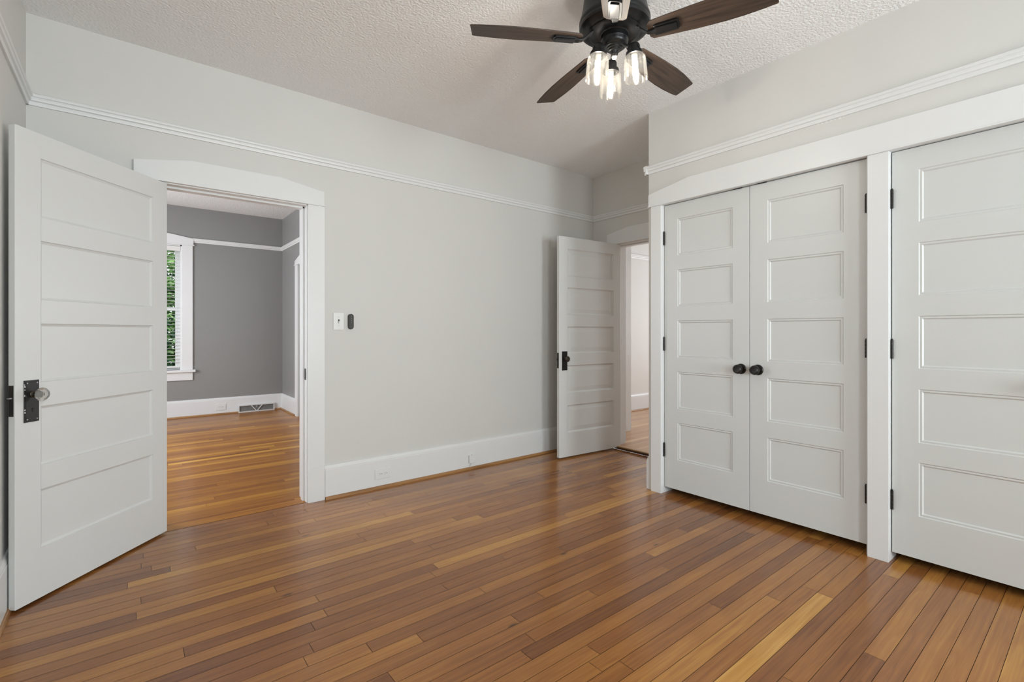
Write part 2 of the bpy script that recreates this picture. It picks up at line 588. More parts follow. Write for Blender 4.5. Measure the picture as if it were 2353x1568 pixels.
struct(mb, 'wall_far_left', 'charcoal grey wall of the far room, unseen opening added for the fill light', 'wall')
# hall
mb = MB(); mb.box(XR + T, 4.549, 3.508, 3.60, 0.0, H, M['trim'])
struct(mb, 'wall_hall_near', 'white wall end just inside the hall', 'wall')
mb = MB(); mb.box(XR + T, 7.8, 4.343, 4.343 + T, 0.0, H, M['brightwall'])
struct(mb, 'wall_hall_back', 'bright white hall wall behind the half open door', 'wall')
mb = MB()
mb.box(7.55, 7.70, 0.0, 1.8, 0, H, M['brightwall']); mb.box(7.55, 7.70, 3.4, 4.343, 0, H, M['brightwall'])
mb.box(7.55, 7.70, 1.8, 3.4, 0, 0.65, M['brightwall']); mb.box(7.55, 7.70, 1.8, 3.4, 2.35, H, M['brightwall'])  # unseen opening, put in for the hall fill light
struct(mb, 'wall_hall_right', 'unseen white hall wall, opening added for the fill light', 'wall')
mb = MB(); mb.box(XR + T, 7.8, -T, 0.0, 0, H, M['brightwall'])
struct(mb, 'wall_hall_front', 'white hall wall out of view', 'wall')

# ------------------------------------------------------------------ trim profiles
BASE = [(0, 0.0), (0.020, 0.0), (0.020, 0.200), (0.0175, 0.202), (0.0175, 0.212), (0.010, 0.232), (0, 0.234)]
SHOE = [(0.020, 0.0), (0.036, 0.0), (0.0355, 0.008), (0.031, 0.015), (0.026, 0.0185), (0.020, 0.019)]
RAIL = [(0, 0.0), (0.010, 0.0), (0.013, 0.010), (0.013, 0.018), (0.021, 0.022), (0.023, 0.030), (0.021, 0.038), (0.027, 0.042), (0.029, 0.048), (0.027, 0.055), (0.018, 0.060), (0, 0.060)]


def run(mb, prof, axis, c, sgn, a, b, z, m):
    """moulding: profile depth grows from plane c in direction sgn; axis = direction it runs along"""
    if axis == 'x':
        fn = lambda p, q, t: (t, c + sgn * p, z + q)
    else:
        fn = lambda p, q, t: (c + sgn * p, t, z + q)
    mb.prism(prof, fn, a, b, m)


def base(name, label, runs, z=0.0, shoe=True):
    mb = MB()
    for (axis, c, sgn, a, b2) in runs:
        run(mb, BASE, axis, c, sgn, a, b2, z, M['trim'])
        if shoe:
            run(mb, SHOE, axis, c, sgn, a, b2, z, M['shoe'])
    return struct(mb, name, label, 'baseboard')


base('baseboard_back', 'tall white baseboard with pine shoe along the long back wall', [('x', YB, -1, 1.073, 3.084), ('x', YB + 0.003, -1, 3.086, XR)])
base('baseboard_back', 'short white baseboard left of the doorway behind the open door', [('x', YB, -1, XL, 0.02)])
mb = MB()
run(mb, [(p * 0.7, q) for p, q in BASE], 'y', XL, 1, REAR, YB, 0, M['trim'])
run(mb, [(p * 0.7, q) for p, q in SHOE], 'y', XL, 1, REAR, YB, 0, M['shoe'])
struct(mb, 'baseboard_left', 'white baseboard with pine shoe at the foot of the left wall', 'baseboard')
base('baseboard_closet', 'short white baseboard return on the closet corner', [('x', YE, 1, XC, XR)], shoe=False)
base('baseboard_alcove', 'white baseboard behind the hall door in the alcove', [('y', XR, -1, 3.252, YB)])
base('baseboard_far', 'tall white baseboard under the charcoal wall, with outlet and register', [('x', YG, -1, -1.8, XG)])
base('baseboard_far_right', 'white baseboard on the charcoal side wall', [('y', XG, -1, 7.145, YG)])
base('baseboard_hall', 'white baseboard along the bright hall wall', [('x', 4.343, -1, XR + T, 7.55)], z=0.03)


def rail(name, label, runs, z):
    mb = MB()
    for r in runs:
        run(mb, RAIL, *r[:2], *r[2:], z, M['trim'])
    return struct(mb, name, label, 'picture rail')


rail('trim_1', 'white picture rail along the long back wall', [('x', YB, -1, XL, XR)], 2.322)
rail('trim_2', 'white picture rail on the left wall', [('y', XL, 1, REAR, YB)], 2.322)
rail('trim_3', 'white picture rail over the closet doors, turning the corner', [('y', XC, -1, REAR, YE + 0.029), ('x', YE, 1, XC - 0.029, XR)], 2.333)
rail('trim_4', 'white picture rail across the alcove wall above the hall door', [('y', XR, -1, YE, YB)], 2.322)
rail('trim_5', 'white picture rail on the charcoal far wall', [('x', YG, -1, 0.70, XG), ('x', YG, -1, -1.8, -0.38)], 2.393)
rail('trim_6', 'white picture rail on the charcoal side wall', [('y', XG, -1, YB + T, YG)], 2.393)
rail('trim_7', 'white picture rail on the hall wall', [('x', 4.343, -1, XR + T, 7.55)], 2.225)

# ------------------------------------------------------------------ door casings


def cap_poly(a0, a1, z0, zs, zt, run_):
    return [(a0, z0), (a1, z0), (a1, zs), (a1 - run_, zt), (a0 + run_, zt), (a0, zs)]


# doorway to the grey room
mb = MB()
P = lambda p, q, t: (p, t, q)
mb.prism(cap_poly(0.024, 1.066, 2.042, 2.136, 2.184, 0.274), P, YB, YB - 0.024, M['trim'])
mb.box(0.018, 1.072, YB - 0.030, YB, 2.036, 2.043, M['trim'])
mb.box(0.024, 0.118, YB - 0.022, YB, 0, 2.036, M['trim'])
mb.box(0.960, 1.069, YB - 0.022, YB, 0.0, 2.036, M['trim'])
mb.box(0.9605, 1.070, YB - 0.024, YB - 0.021, 0.0, 0.232, M['trim'])
# jambs and stops
JY0, JY1 = YB - 0.004, YB + T + 0.004
mb.box(OX0 - 0.002, OX0 + 0.012, JY0 + 0.02, JY1, 0, 2.036, M['trim'])
mb.box(0.953, OX1, JY0, JY1, 0, 2.036, M['trim'])
mb.box(OX0, OX1, JY0, JY1, 2.030, OZ, M['trim'])
mb.box(0.942, 0.954, YB + 0.048, YB + 0.098, 0, 2.030, M['trim'])
mb.box(OX0 + 0.012, 0.954, YB + 0.048, YB + 0.098, 2.018, 2.031, M['trim'])
# far side casing
mb.box(0.953, 1.06, YB + T, YB + T + 0.02, 0, 2.13, M['trim'])
mb.box(0.03, 0.14, YB + T, YB + T + 0.02, 0, 2.13, M['trim'])
mb.box(0.03, 1.06, YB + T, YB + T + 0.02, 2.036, 2.15, M['trim'])
t1 = struct(mb, 'trim_8', 'white peaked door casing around the doorway to the grey room', 'door casing', 0.0012)
mb = MB()
mb.box(0.9505, 0.9535, YB + 0.010, YB + 0.034, 0.838, 0.915, M['blackiron'])
mb.box(0.9495, 0.9510, YB + 0.016, YB + 0.028, 0.862, 0.894, M['slot'])
mb.box(0.9490, 0.9510, YB + 0.004, YB + 0.012, 0.862, 0.894, M['blackiron'])
sp = mb.build('strike_plate', t1); sp['label'] = 'dark metal strike plate'

# hall door casing in the alcove
mb = MB()
PX = lambda p, q, t: (t, p, q)
mb.prism(cap_poly(2.224, 3.246, 2.050, 2.152, 2.196, 0.270), PX, XR, XR - 0.024, M['trim'])
mb.box(XR - 0.030, XR, 2.218, 3.252, 2.044, 2.051, M['trim'])
mb.box(XR - 0.022, XR, 3.156, 3.246, 0, 2.044, M['trim'])
mb.box(XR - 0.022, XR, 2.224, 2.324, 0, 2.044, M['trim'])
mb.box(XR - 0.004, XR + T + 0.004, AY1 - 0.004, AY1 + 0.01, 0.028, 2.044, M['trim'])
mb.box(XR - 0.004, XR + T + 0.004, AY0 - 0.01, AY0 + 0.012, 0.028, 2.044, M['trim'])
mb.box(XR - 0.004, XR + T + 0.004, AY0, AY1, 2.036, 2.054, M['trim'])
mb.box(XR + 0.050, XR + 0.110, AY1 - 0.016, AY1 - 0.003, 0.028, 2.037, M['trim'])
mb.box(XR + 0.050, XR + 0.110, AY0, AY1, 2.024, 2.037, M['trim'])
struct(mb, 'trim_10', 'white peaked casing around the hall door in the alcove', 'door casing', 0.0012)

# closet casing: posts and long peaked head
mb = MB()
mb.prism(cap_poly(-0.612, 2.160, 2.088, 2.174, 2.230, 0.325), PX, XC, XC - 0.024, M['trim'])
mb.box(XC - 0.029, XC, -0.616, 2.164, 2.082, 2.089, M['trim'])
mb.box(XC - 0.020, XC, 2.056, 2.141, 0, 2.082, M['trim'])
mb.box(XC - 0.020, XC, CY[3] + 0.003, CY[2] - 0.003 - 0.008, 0, 2.082, M['trim'])
mb.box(XC - 0.020, XC, -0.595, CY[5] - 0.003, 0, 2.082, M['trim'])
for a, c in ((CY[2] - 0.003, CY[0] + 0.003), (CY[5] - 0.003, CY[3] + 0.003)):
    mb.box(XC - 0.001, XC + 0.115, c, c + 0.012, 0, 2.0835, M['trim'])
    mb.box(XC - 0.001, XC + 0.115, a - 0.012, a, 0, 2.0835, M['trim'])
    mb.box(XC - 0.001, XC + 0.115, a - 0.012, c + 0.012, 2.0835, 2.100, M['trim'])
    mb.box(XC + 0.062, XC + 0.075, a, c, 2.070, 2.0835, M['trim'])
struct(mb, 'trim_11', 'white casing of the closet, two posts under one long peaked head', 'door casing', 0.0012)

# grey room side door casing
mb = MB()
mb.prism(cap_poly(6.06, 7.140, 2.098, 2.150, 2.215, 0.27), PX, XG, XG - 0.024, M['trim'])
mb.box(XG - 0.032, XG, 6.05, 7.150, 2.088, 2.099, M['trim'])
mb.box(XG - 0.022, XG, 7.02, 7.140, 0, 2.088, M['trim'])
mb.box(XG - 0.022, XG, 6.06, 6.18, 0, 2.088, M['trim'])
struct(mb, 'trim_12', 'white door casing on the charcoal side wall', 'door casing', 0.0012)

# ------------------------------------------------------------------ panel doors


def panel_door(W, z0, z1, t, panels, m, style):
    """front face in the plane w=0 looking to -w ... u 0..W, w 0 (front) .. t (back)"""
    mb = MB()
    if style == 'new':
        rings = [(0.0, 0.0), (0.004, 0.0045), (0.012, 0.0035), (0.018, 0.0095), (0.020, 0.0095)]
    elif style == 'old':
        rings = [(0.0, 0.0), (0.002, 0.005), (0.010, 0.010), (0.012, 0.011)]
    else:
        rings = [(0.0, 0.0), (0.003, 0.006), (0.012, 0.012), (0.016, 0.0125), (0.052, 0.006), (0.054, 0.006)]
    zs = sorted(panels, key=lambda p: p[2])
    for w0, s in ((0.0, 1), (t, -1)):
        q = lambda u, z, d: (u, w0 + s * d, z)
        ua, ub = panels[0][0], panels[0][1]
        mb.face([q(0, z0, 0), q(ua, z0, 0), q(ua, z1, 0), q(0, z1, 0)], m)
        mb.face([q(ub, z0, 0), q(W, z0, 0), q(W, z1, 0), q(ub, z1, 0)], m)
        prev = z0
        for (a, b2, za, zb) in zs:
            mb.face([q(ua, prev, 0), q(ub, prev, 0), q(ub, za, 0), q(ua, za, 0)], m)
            prev = zb
            for (i0, d0), (i1, d1) in zip(rings, rings[1:]):
                o = [(ua + i0, za + i0), (ub - i0, za + i0), (ub - i0, zb - i0), (ua + i0, zb - i0)]
                n = [(ua + i1, za + i1), (ub - i1, za + i1), (ub - i1, zb - i1), (ua + i1, zb - i1)]
                for k in range(4):
                    k2 = (k + 1) % 4
                    mb.face([q(*o[k], d0), q(*o[k2], d0), q(*n[k2], d1), q(*n[k], d1)], m)
            i, d = rings[-1]
            mb.face([q(ua + i, za + i, d), q(ub - i, za + i, d), q(ub - i, zb - i, d), q(ua + i, zb - i, d)], m)
        mb.face([q(ua, prev, 0), q(ub, prev, 0), q(ub, z1, 0), q(ua, z1, 0)], m)
    for u in (0, W):
        mb.face([(u, 0, z0), (u, t, z0), (u, t, z1), (u, 0, z1)], m)
    for z in (z0, z1):
        mb.face([(0, 0, z), (W, 0, z), (W, t, z), (0, t, z)], m)
    return mb


def frame_T(h, f):
    """matrix taking local (u, w, z) to world: u from hinge h to free edge f; front faces -w"""
    u = Vector((f[0] - h[0], f[1] - h[1], 0)).normalized()
    return math.atan2(u.y, u.x)


def hinge_part(mb, u, w, z0, z1):
    r = 0.0068
    n = 5
    for k in range(n):
        a = z0 + (z1 - z0) * k / n
        c = z0 + (z1 - z0) * (k + 1) / n - 0.0008
        mb.lathe([(r, a), (r, c)], M['bronze'], c=(u, w, 0), n=12)
    mb.lathe([(r * 0.55, z1), (r * 0.75, z1 + 0.003), (r * 0.3, z1 + 0.006)], M['bronze'], c=(u, w, 0), n=10)
    mb.box(u - 0.002, u + 0.002, w, w + 0.03, z0, z1, M['bronze'])


# --- open door to the grey room (door_1): hinge at the left jamb, swung against the left wall
h, f = (0.178, 3.442), (-0.366, 2.8433)
W1 = math.hypot(f[0] - h[0], f[1] - h[1])
ang = frame_T(h, f)
# local +w is 90 deg counter-clockwise from u; the room side must be -w or +w
d1 = thing('door_1', 'white five panel door standing open by the left wall, with glass knob', 'door', (h[0], h[1], 0), ang, kind='structure')
u = Vector((math.cos(ang), math.sin(ang)))
wdir = Vector((-u.y, u.x))                       # local +w in world
side1 = 1 if wdir.dot(Vector((-0.178, -3.442))) < 0 else -1   # +w should point away from the camera


def flip(mb, s):
    if s < 0:
        mb.v = [(x, -y, z) for x, y, z in mb.v]
    return mb


pz = [(1.665, 1.921), (1.306, 1.563), (0.948, 1.203), (0.587, 0.843), (0.227, 0.482)]
leaf = flip(panel_door(W1, 0.012, 2.028, 0.030, [(0.102, 0.705, a, c) for a, c in pz], M['olddoor'], 'old'), side1).build('door_leaf', d1, 0.002)
mb = MB()
mb.box(0.716, 0.776, -0.004, 0, 0.783, 0.961, M['blackiron'])
mb.box(0.722, 0.770, -0.0055, -0.004, 0.789, 0.955, M['blackiron'])
pl = flip(mb, side1).build('escutcheon', d1, 0.001); pl['label'] = 'worn black escutcheon plate'
mb = MB()
RY = Matrix.Translation((0.744, -0.0056, 0.839)) @ Matrix.Rotation(PI / 2, 4, 'X')
mb.lathe([(0.0045, 0), (0.0045, 0.0006)], M['dark'], T=RY, n=14)
mb.box(0.742, 0.746, -0.0062, -0.0056, 0.826, 0.838, M['dark'])
kh = flip(mb, side1).build('keyhole', pl)
mb = MB()
for sx, sz in ((0.722, 0.955), (0.770, 0.955), (0.722, 0.789), (0.770, 0.789)):
    mb.lathe([(0.003, 0), (0.0028, 0.0012), (0.0, 0.0018)], M['screw'], T=Matrix.Translation((sx + (0.004 if sx < 0.74 else -0.004), -0.0055, sz + (0.006 if sz < 0.8 else -0.006))) @ Matrix.Rotation(PI / 2, 4, 'X'), n=10)
# paint chips on the plate's edge
rc = random.Random(4)
for k in range(9):
    zc = 0.80 + rc.random() * 0.15
    mb.box(0.771 + rc.random() * 0.003, 0.7762, -0.0044, -0.0038, zc, zc + 0.002 + rc.random() * 0.006, M['olddoor'])
flip(mb, side1).build('screws', pl)
mb = MB()
RK = Matrix.Translation((0.744, -0.0055, 0.901)) @ Matrix.Rotation(PI / 2, 4, 'X')
mb.lathe([(0.014, 0), (0.014, 0.004), (0.009, 0.007), (0.008, 0.020), (0.011, 0.024), (0.011, 0.028)], M['knobbronze'], T=RK, n=20)
flip(mb, side1).build('knob_stem', d1)
mb = MB()
prof = [(0.011, 0.027), (0.020, 0.031), (0.0285, 0.040), (0.029, 0.047), (0.022, 0.056), (0.010, 0.060), (0.0, 0.060)]
mb.lathe(prof, M['crystal'], T=RK, n=12, smooth=False)
kb = flip(mb, side1).build('knob', d1); kb['label'] = 'faceted clear glass knob'
mb = MB()
mb.box(W1 - 0.001, W1 + 0.002, 0.006, 0.026, 0.815, 0.944, M['blackiron'])
mb.box(W1, W1 + 0.012, 0.010, 0.022, 0.889, 0.894, M['screw'])
lp = flip(mb, side1).build('latch_plate', d1); lp['label'] = 'black latch plate on the door edge'
mb = MB()
for z in (1.78, 0.24):
    hinge_part(mb, -0.004, 0.024, z, z + 0.09)
flip(mb, side1).build('hinges', d1)

# --- hall door (door_2)
h, f = (3.866, 3.1097), (3.072, 3.1717)
W2 = math.hypot(f[0] - h[0], f[1] - h[1])
ang = frame_T(h, f)
d2 = thing('door_2', 'white five panel door half open into the alcove, with dark knob', 'door', (h[0], h[1], 0), ang, kind='structure')
u = Vector((math.cos(ang), math.sin(ang))); wdir = Vector((-u.y, u.x))
s2 = 1 if wdir.dot(Vector((-h[0], -h[1]))) < 0 else -1
pz = [(1.681, 1.933), (1.326, 1.576), (0.966, 1.216), (0.600, 0.857), (0.234, 0.489)]
flip(panel_door(W2, 0.015, 2.043, 0.034, [(0.100, 0.696, a, c) for a, c in pz], M['olddoor'], 'raised'), s2).build('door_leaf', d2, 0.003)
mb = MB()
mb.box(0.702, 0.764, -0.004, 0, 0.813, 0.988, M['bronze'])
flip(mb, s2).build('escutcheon', d2, 0.001)
mb = MB()
RK = Matrix.Translation((0.733, -0.004, 0.919)) @ Matrix.Rotation(PI / 2, 4, 'X')
mb.lathe([(0.013, 0), (0.013, 0.004), (0.008, 0.007), (0.008, 0.022), (0.018, 0.026), (0.026, 0.036), (0.026, 0.044), (0.019, 0.052), (0.0, 0.055)], M['knobbronze'], T=RK, n=24)
flip(mb, s2).build('knob', d2)
mb = MB()
RK = Matrix.Translation((0.733, 0.034, 0.919)) @ Matrix.Rotation(-PI / 2, 4, 'X')
mb.lathe([(0.013, 0), (0.008, 0.007), (0.008, 0.022), (0.018, 0.026), (0.026, 0.036), (0.026, 0.044), (0.019, 0.052), (0.0, 0.055)], M['knobbronze'], T=RK, n=24)
flip(mb, s2).build('knob', d2)
mb = MB()
mb.box(W2 - 0.001, W2 + 0.002, 0.006, 0.028, 0.835, 0.975, M['bronze'])
mb.box(W2, W2 + 0.010, 0.011, 0.023, 0.905, 0.925, M['bronze'])
flip(mb, s2).build('latch_plate', d2)
mb = MB()
for z in (1.76, 0.27):
    hinge_part(mb, -0.004, 0.036, z, z + 0.09)
flip(mb, s2).build('hinges', d2)

# --- closet doors
XF = XC + 0.020                     # face of the closet doors
CP = [(1.708, 1.970), (1.347, 1.608), (0.985, 1.246), (0.620, 0.885), (0.257, 0.523)]


def closet_door(name, label, ya, yb, hinge_hi, knob_y, catch):
    """leaf from ya (low Y) to yb (high Y); local u runs along -Y from yb, local w along +X (into the closet)"""
    g = 0.0015
    d = thing(name, label, 'door', (XF, yb - g, 0), -PI / 2, kind='structure')
    # local u = (0,-1), local +w = 90 deg ccw of u = (1, 0): away from the room
    W = yb - ya - 2 * g
    panel_door(W, DB, DT, 0.034, [(0.106, W - 0.106, a, c) for a, c in CP], M['door'], 'new').build('door_leaf', d, 0.0012)
    hu = 0.001 if hinge_hi else W - 0.001
    for z0, z1 in ((1.795, 1.890), (1.031, 1.126), (0.265, 0.361)):
        mb = MB()
        hinge_part(mb, hu, -0.006, z0, z1)
        hg = mb.build('hinge', d)
    ku = yb - g - knob_y
    mb = MB()
    RK = Matrix.Translation((ku, 0, 0.932)) @ Matrix.Rotation(PI / 2, 4, 'X')
    mb.lathe([(0.033, 0), (0.033, 0.004), (0.029, 0.009), (0.016, 0.011), (0.011, 0.014), (0.011, 0.026), (0.017, 0.030), (0.027, 0.036), (0.0295, 0.046), (0.027, 0.056), (0.020, 0.062), (0.018, 0.0615), (0.0, 0.0635)], M['bronze'], T=RK, n=32)
    kb = mb.build('knob', d); kb['label'] = 'dark bronze round knob'
    mb = MB()
    a = yb - g - catch
    mb.box(a - 0.026, a + 0.026, -0.004, 0.024, DT - 0.0005, DT + 0.0035, M['bronze'])
    mb.build('ball_catch', d)
    return d


closet_door('door_3', 'narrow looking left leaf of the closet double doors beside the corner post', CY[1], CY[0], True, 1.493, 1.513)
closet_door('door_4', 'right leaf of the closet double doors, hinged on the middle post', CY[2], CY[1], False, 1.388, 1.362)
closet_door('door_5', 'white closet door right of the middle post, cut by the frame', CY[4], CY[3], True, 0.142, 0.180)
closet_door('door_6', 'white closet door out of view at the far end of the closet', CY[5], CY[4], False, 0.054, 0.030)
# closet interior back stays dark: shelf wall
mb = MB(); mb.box(XR - 0.02, XR, REAR, YE - 0.11, 0, H, M['wall'])
struct(mb, 'wall_closet', 'closet inner back wall', 'wall')

# side door of the grey room
d7 = thing('door_7', 'white door in the charcoal side wall of the far room', 'door', (XG + 0.02, 7.018, 0), -PI / 2, kind='structure')
panel_door(0.836, 0.01, 2.095, 0.034, [(0.1, 0.736, a, c) for a, c in [(1.70, 1.98), (1.34, 1.62), (0.98, 1.24), (0.60, 0.87), (0.23, 0.50)]], M['olddoor'], 'old').build('door_leaf', d7)

# ------------------------------------------------------------------ windows


def window(name, label, x0, x1, z0, z1, yin, yout, inside_sign, casing=True, mid=None, cap=None):
    """double hung window in a wall running along X; yin = room face, inside_sign = direction into the room"""
    w = thing(name, label, 'window', ((x0 + x1) / 2, yin, z0), kind='structure')
    ox, oy, oz = (x0 + x1) / 2, yin, z0
    s = inside_sign
    L = lambda mb: MBshift(mb, (-ox, -oy, -oz))
    if casing:
        mb = MB()
        cw = 0.122
        capz = z1 + 0.096
        P2 = lambda p, q, t: (p, t, q)
        mb.prism(cap_poly(x0 - cw - 0.009, x1 + cw + 0.009, z1 + 0.008, capz, capz + 0.043, 0.27), P2, yin, yin + s * 0.026, M['trim'])
        mb.box(x0 - cw - 0.02, x1 + cw + 0.02, min(yin, yin + s * 0.034), max(yin, yin + s * 0.034), z1 - 0.003, z1 + 0.009, M['trim'])
        for a in (x0 - cw, x1):
            mb.box(a, a + cw, min(yin, yin + s * 0.022), max(yin, yin + s * 0.022), z0, z1 - 0.003, M['trim'])
        L(mb).build('casing', w, 0.001)
        mb = MB()
        mb.box(x0 - cw - 0.032, x1 + cw + 0.032, min(yin - s * 0.10, yin + s * 0.055), max(yin - s * 0.10, yin + s * 0.055), z0 - 0.034, z0, M['trim'])
        L(mb).build('sill', w, 0.006)
        mb = MB()
        mb.box(x0 - cw, x1 + cw, min(yin, yin + s * 0.020), max(yin, yin + s * 0.020), z0 - 0.143, z0 - 0.034, M['trim'])
        L(mb).build('apron', w, 0.001)
    mb = MB()
    d = yin - s * T
    lo, hi = min(yin, d), max(yin, d)
    j = 0.018
    mb.box(x0, x0 + j, lo, hi, z0, z1, M['trim']); mb.box(x1 - j, x1, lo, hi, z0, z1, M['trim'])
    mb.box(x0, x1, lo, hi, z1 - j, z1, M['trim'])
    L(mb).build('frame', w)
    mid = mid or (z0 + z1) / 2
    for nm, za, zb, yc in (('upper_sash', mid - 0.016, z1 - j, yin - s * 0.105), ('lower_sash', z0, mid + 0.014, yin - s * 0.072)):
        mb = MB()
        st = 0.050
        a, c = yc - 0.016, yc + 0.016
        bot = 0.036 if nm == 'upper_sash' else 0.052
        top = 0.04 if nm == 'upper_sash' else 0.032
        mb.box(x0 + j, x0 + j + st, a, c, za, zb, M['trim'])
        mb.box(x1 - j - st, x1 - j, a, c, za, zb, M['trim'])
        mb.box(x0 + j + st, x1 - j - st, a, c, za, za + bot, M['trim'])
        mb.box(x0 + j + st, x1 - j - st, a, c, zb - top, zb, M['trim'])
        sash = L(mb).build(nm, w)
        mb = MB()
        mb.box(x0 + j + st, x1 - j - st, yc - 0.002, yc + 0.002, za + bot, zb - top, M['glass'])
        L(mb).build('pane', sash)
    return w


def MBshift(mb, d):
    mb.v = [(x + d[0], y + d[1], z + d[2]) for x, y, z in mb.v]
    return mb


window('window_1', 'white framed window with open blind in the charcoal far wall', GX0, GX1, GZ0, GZ1, YG, YG + T, -1, mid=1.476)
window('window_2', 'white window behind the camera, nearer the left wall', -0.175, 0.775, WZ0, WZ1, REAR, REAR - T, 1)
window('window_3', 'white window behind the camera, nearer the closet', 1.625, 2.575, WZ0, WZ1, REAR, REAR - T, 1)

# blind hanging in window_1
bx0, bx1 = GX0 + 0.022, GX1 - 0.020
yb_ = YG + 0.026
bl = thing('window_blind', 'white slatted blind hanging open in the far room window', 'blind', ((bx0 + bx1) / 2, yb_, 2.325))
sh = (-(bx0 + bx1) / 2, -yb_, -2.325)
mb = MB(); mb.box(bx0 - 0.004, bx1 + 0.004, yb_ - 0.032, yb_ + 0.026, 2.262, 2.325, M['blind'])
MBshift(mb, sh).build('headrail', bl, 0.003)
mb = MB()
z = 2.235
while z > 0.74:
    mb.box(bx0, bx1, yb_ - 0.024, yb_ + 0.024, z - 0.0014, z + 0.0014, M['blind'])
    z -= 0.0462
sl = MBshift(mb, sh).build('slats', bl)
mb = MB(); mb.box(bx0, bx1, yb_ - 0.024, yb_ + 0.024, 0.682, 0.702, M['blind'])
MBshift(mb, sh).build('bottom_rail', bl, 0.003)
mb = MB()
for x in (bx0 + 0.10, (bx0 + bx1) / 2, bx1 - 0.026):
    for dy in (-0.0255, 0.0255):
        mb.tube([(x, yb_ + dy, 2.262), (x, yb_ + dy, 0.70)], 0.0011, M['blind'], 6)
MBshift(mb, sh).build('ladder_cords', bl)

# ------------------------------------------------------------------ small things on the walls
# light switch
X0, X1, Z0, Z1 = 1.132, 1.209, 1.180, 1.304
cx, cz = (X0 + X1) / 2, (Z0 + Z1) / 2
sw = thing('light_switch', 'white toggle light switch on the wall right of the doorway', 'light switch', (cx, YB, cz))
mb = MB(); mb.box(X0 - cx, X1 - cx, -0.007, 0, Z0 - cz, Z1 - cz, M['plate'])
mb.build('cover_plate', sw, 0.0035, 3)
mb = MB(); mb.box(-0.0055, 0.0055, -0.0078, -0.0068, -0.0135, 0.0135, M['slot'])
mb.build('toggle_slot', sw)
mb = MB(); mb.box(-0.0042, 0.0042, -0.018, -0.007, -0.007, 0.004, M['plate'], Matrix.Rotation(0.35, 4, 'X'))
mb.build('toggle', sw, 0.001)
for zz in (0.030, -0.030):
    mb = MB(); mb.lathe([(0.003, 0), (0.0026, 0.0012), (0, 0.0016)], M['screw'], T=Matrix.Translation((0, -0.0068, zz)) @ Matrix.Rotation(PI / 2, 4, 'X'), n=10)
    mb.build('screw', sw)

# fan remote in its wall cradle
X0, X1, Z0, Z1 = 1.237, 1.275, 1.186, 1.296
cx, cz = (X0 + X1) / 2, (Z0 + Z1) / 2
rm = thing('remote_control', 'slim charcoal fan remote mounted on the wall beside the switch', 'remote control', (cx, YB, cz))


def pill(w, hh, n=14):
    r = w / 2
    pts = []
    for k in range(n + 1):
        a = PI * k / n
        pts.append((r * math.cos(a), hh / 2 - r + r * math.sin(a)))
    for k in range(n + 1):
        a = PI + PI * k / n
        pts.append((r * math.cos(a), -hh / 2 + r + r * math.sin(a)))
    return pts


mb = MB(); mb.prism(pill(0.038, 0.110), P, 0, -0.020, M['rubber'])
mb.build('body', rm, 0.003, 3)
mb = MB(); mb.prism(pill(0.029, 0.101), P, -0.0195, -0.0215, M['rubber'])
mb.build('face_plate', rm, 0.0006)
for k in range(4):
    mb = MB(); zz = 0.038 - 0.0138 * k
    RB = Matrix.Translation((0.0, -0.0213, zz)) @ Matrix.Rotation(PI / 2, 4, 'X')
    mb.lathe([(0.0058, 0), (0.0056, 0.0012), (0.0030, 0.0014)], M['dark'], T=RB, n=18, caps=False)
    mb.lathe([(0.0026, 0.0013), (0.0022, 0.0018), (0, 0.0019)], M['button'], T=RB, n=12)
    mb.build('button', rm)


def outlet(label, x0, x1, z0, z1, y):
    cx, cz = (x0 + x1) / 2, (z0 + z1) / 2
    o = thing('wall_outlet', label, 'outlet', (cx, y, cz))
    w, hh = x1 - x0, z1 - z0
    mb = MB(); mb.box(-w / 2, w / 2, -0.006, 0, -hh / 2, hh / 2, M['plate'])
    mb.build('cover_plate', o, 0.003, 3)
    for sx in (-0.0195, 0.0195):
        mb = MB()
        mb.prism([(sx + px, pz_) for px, pz_ in [(-0.013, -0.016), (0.013, -0.016), (0.0165, -0.008), (0.0165, 0.008), (0.013, 0.016), (-0.013, 0.016), (-0.0165, 0.008), (-0.0165, -0.008)]], P, -0.0055, -0.0075, M['plate'])
        rc_ = mb.build('receptacle', o, 0.0006)
        mb = MB()
        mb.box(sx - 0.009, sx - 0.001, -0.0078, -0.0070, 0.0045, 0.0066, M['slot'])
        mb.box(sx - 0.008, sx - 0.001, -0.0078, -0.0070, -0.0066, -0.0045, M['slot'])
        mb.lathe([(0.0028, 0), (0.0028, 0.0004)], M['dark'], T=Matrix.Translation((sx + 0.009, -0.0075, 0)) @ Matrix.Rotation(PI / 2, 4, 'X'), n=12)
        mb.build('slots', rc_)
    mb = MB(); mb.lathe([(0.0028, 0), (0.0022, 0.001), (0, 0.0013)], M['plate'], T=Matrix.Translation((0, -0.006, 0)) @ Matrix.Rotation(PI / 2, 4, 'X'), n=10)
    mb.build('screw', o)
    return o


outlet('white sideways outlet in the bedroom baseboard under the switch', 1.431, 1.556, 0.069, 0.145, YB - 0.020)
outlet('white sideways outlet in the far room baseboard beside the register', 0.962, 1.090, 0.060, 0.150, YG - 0.020)

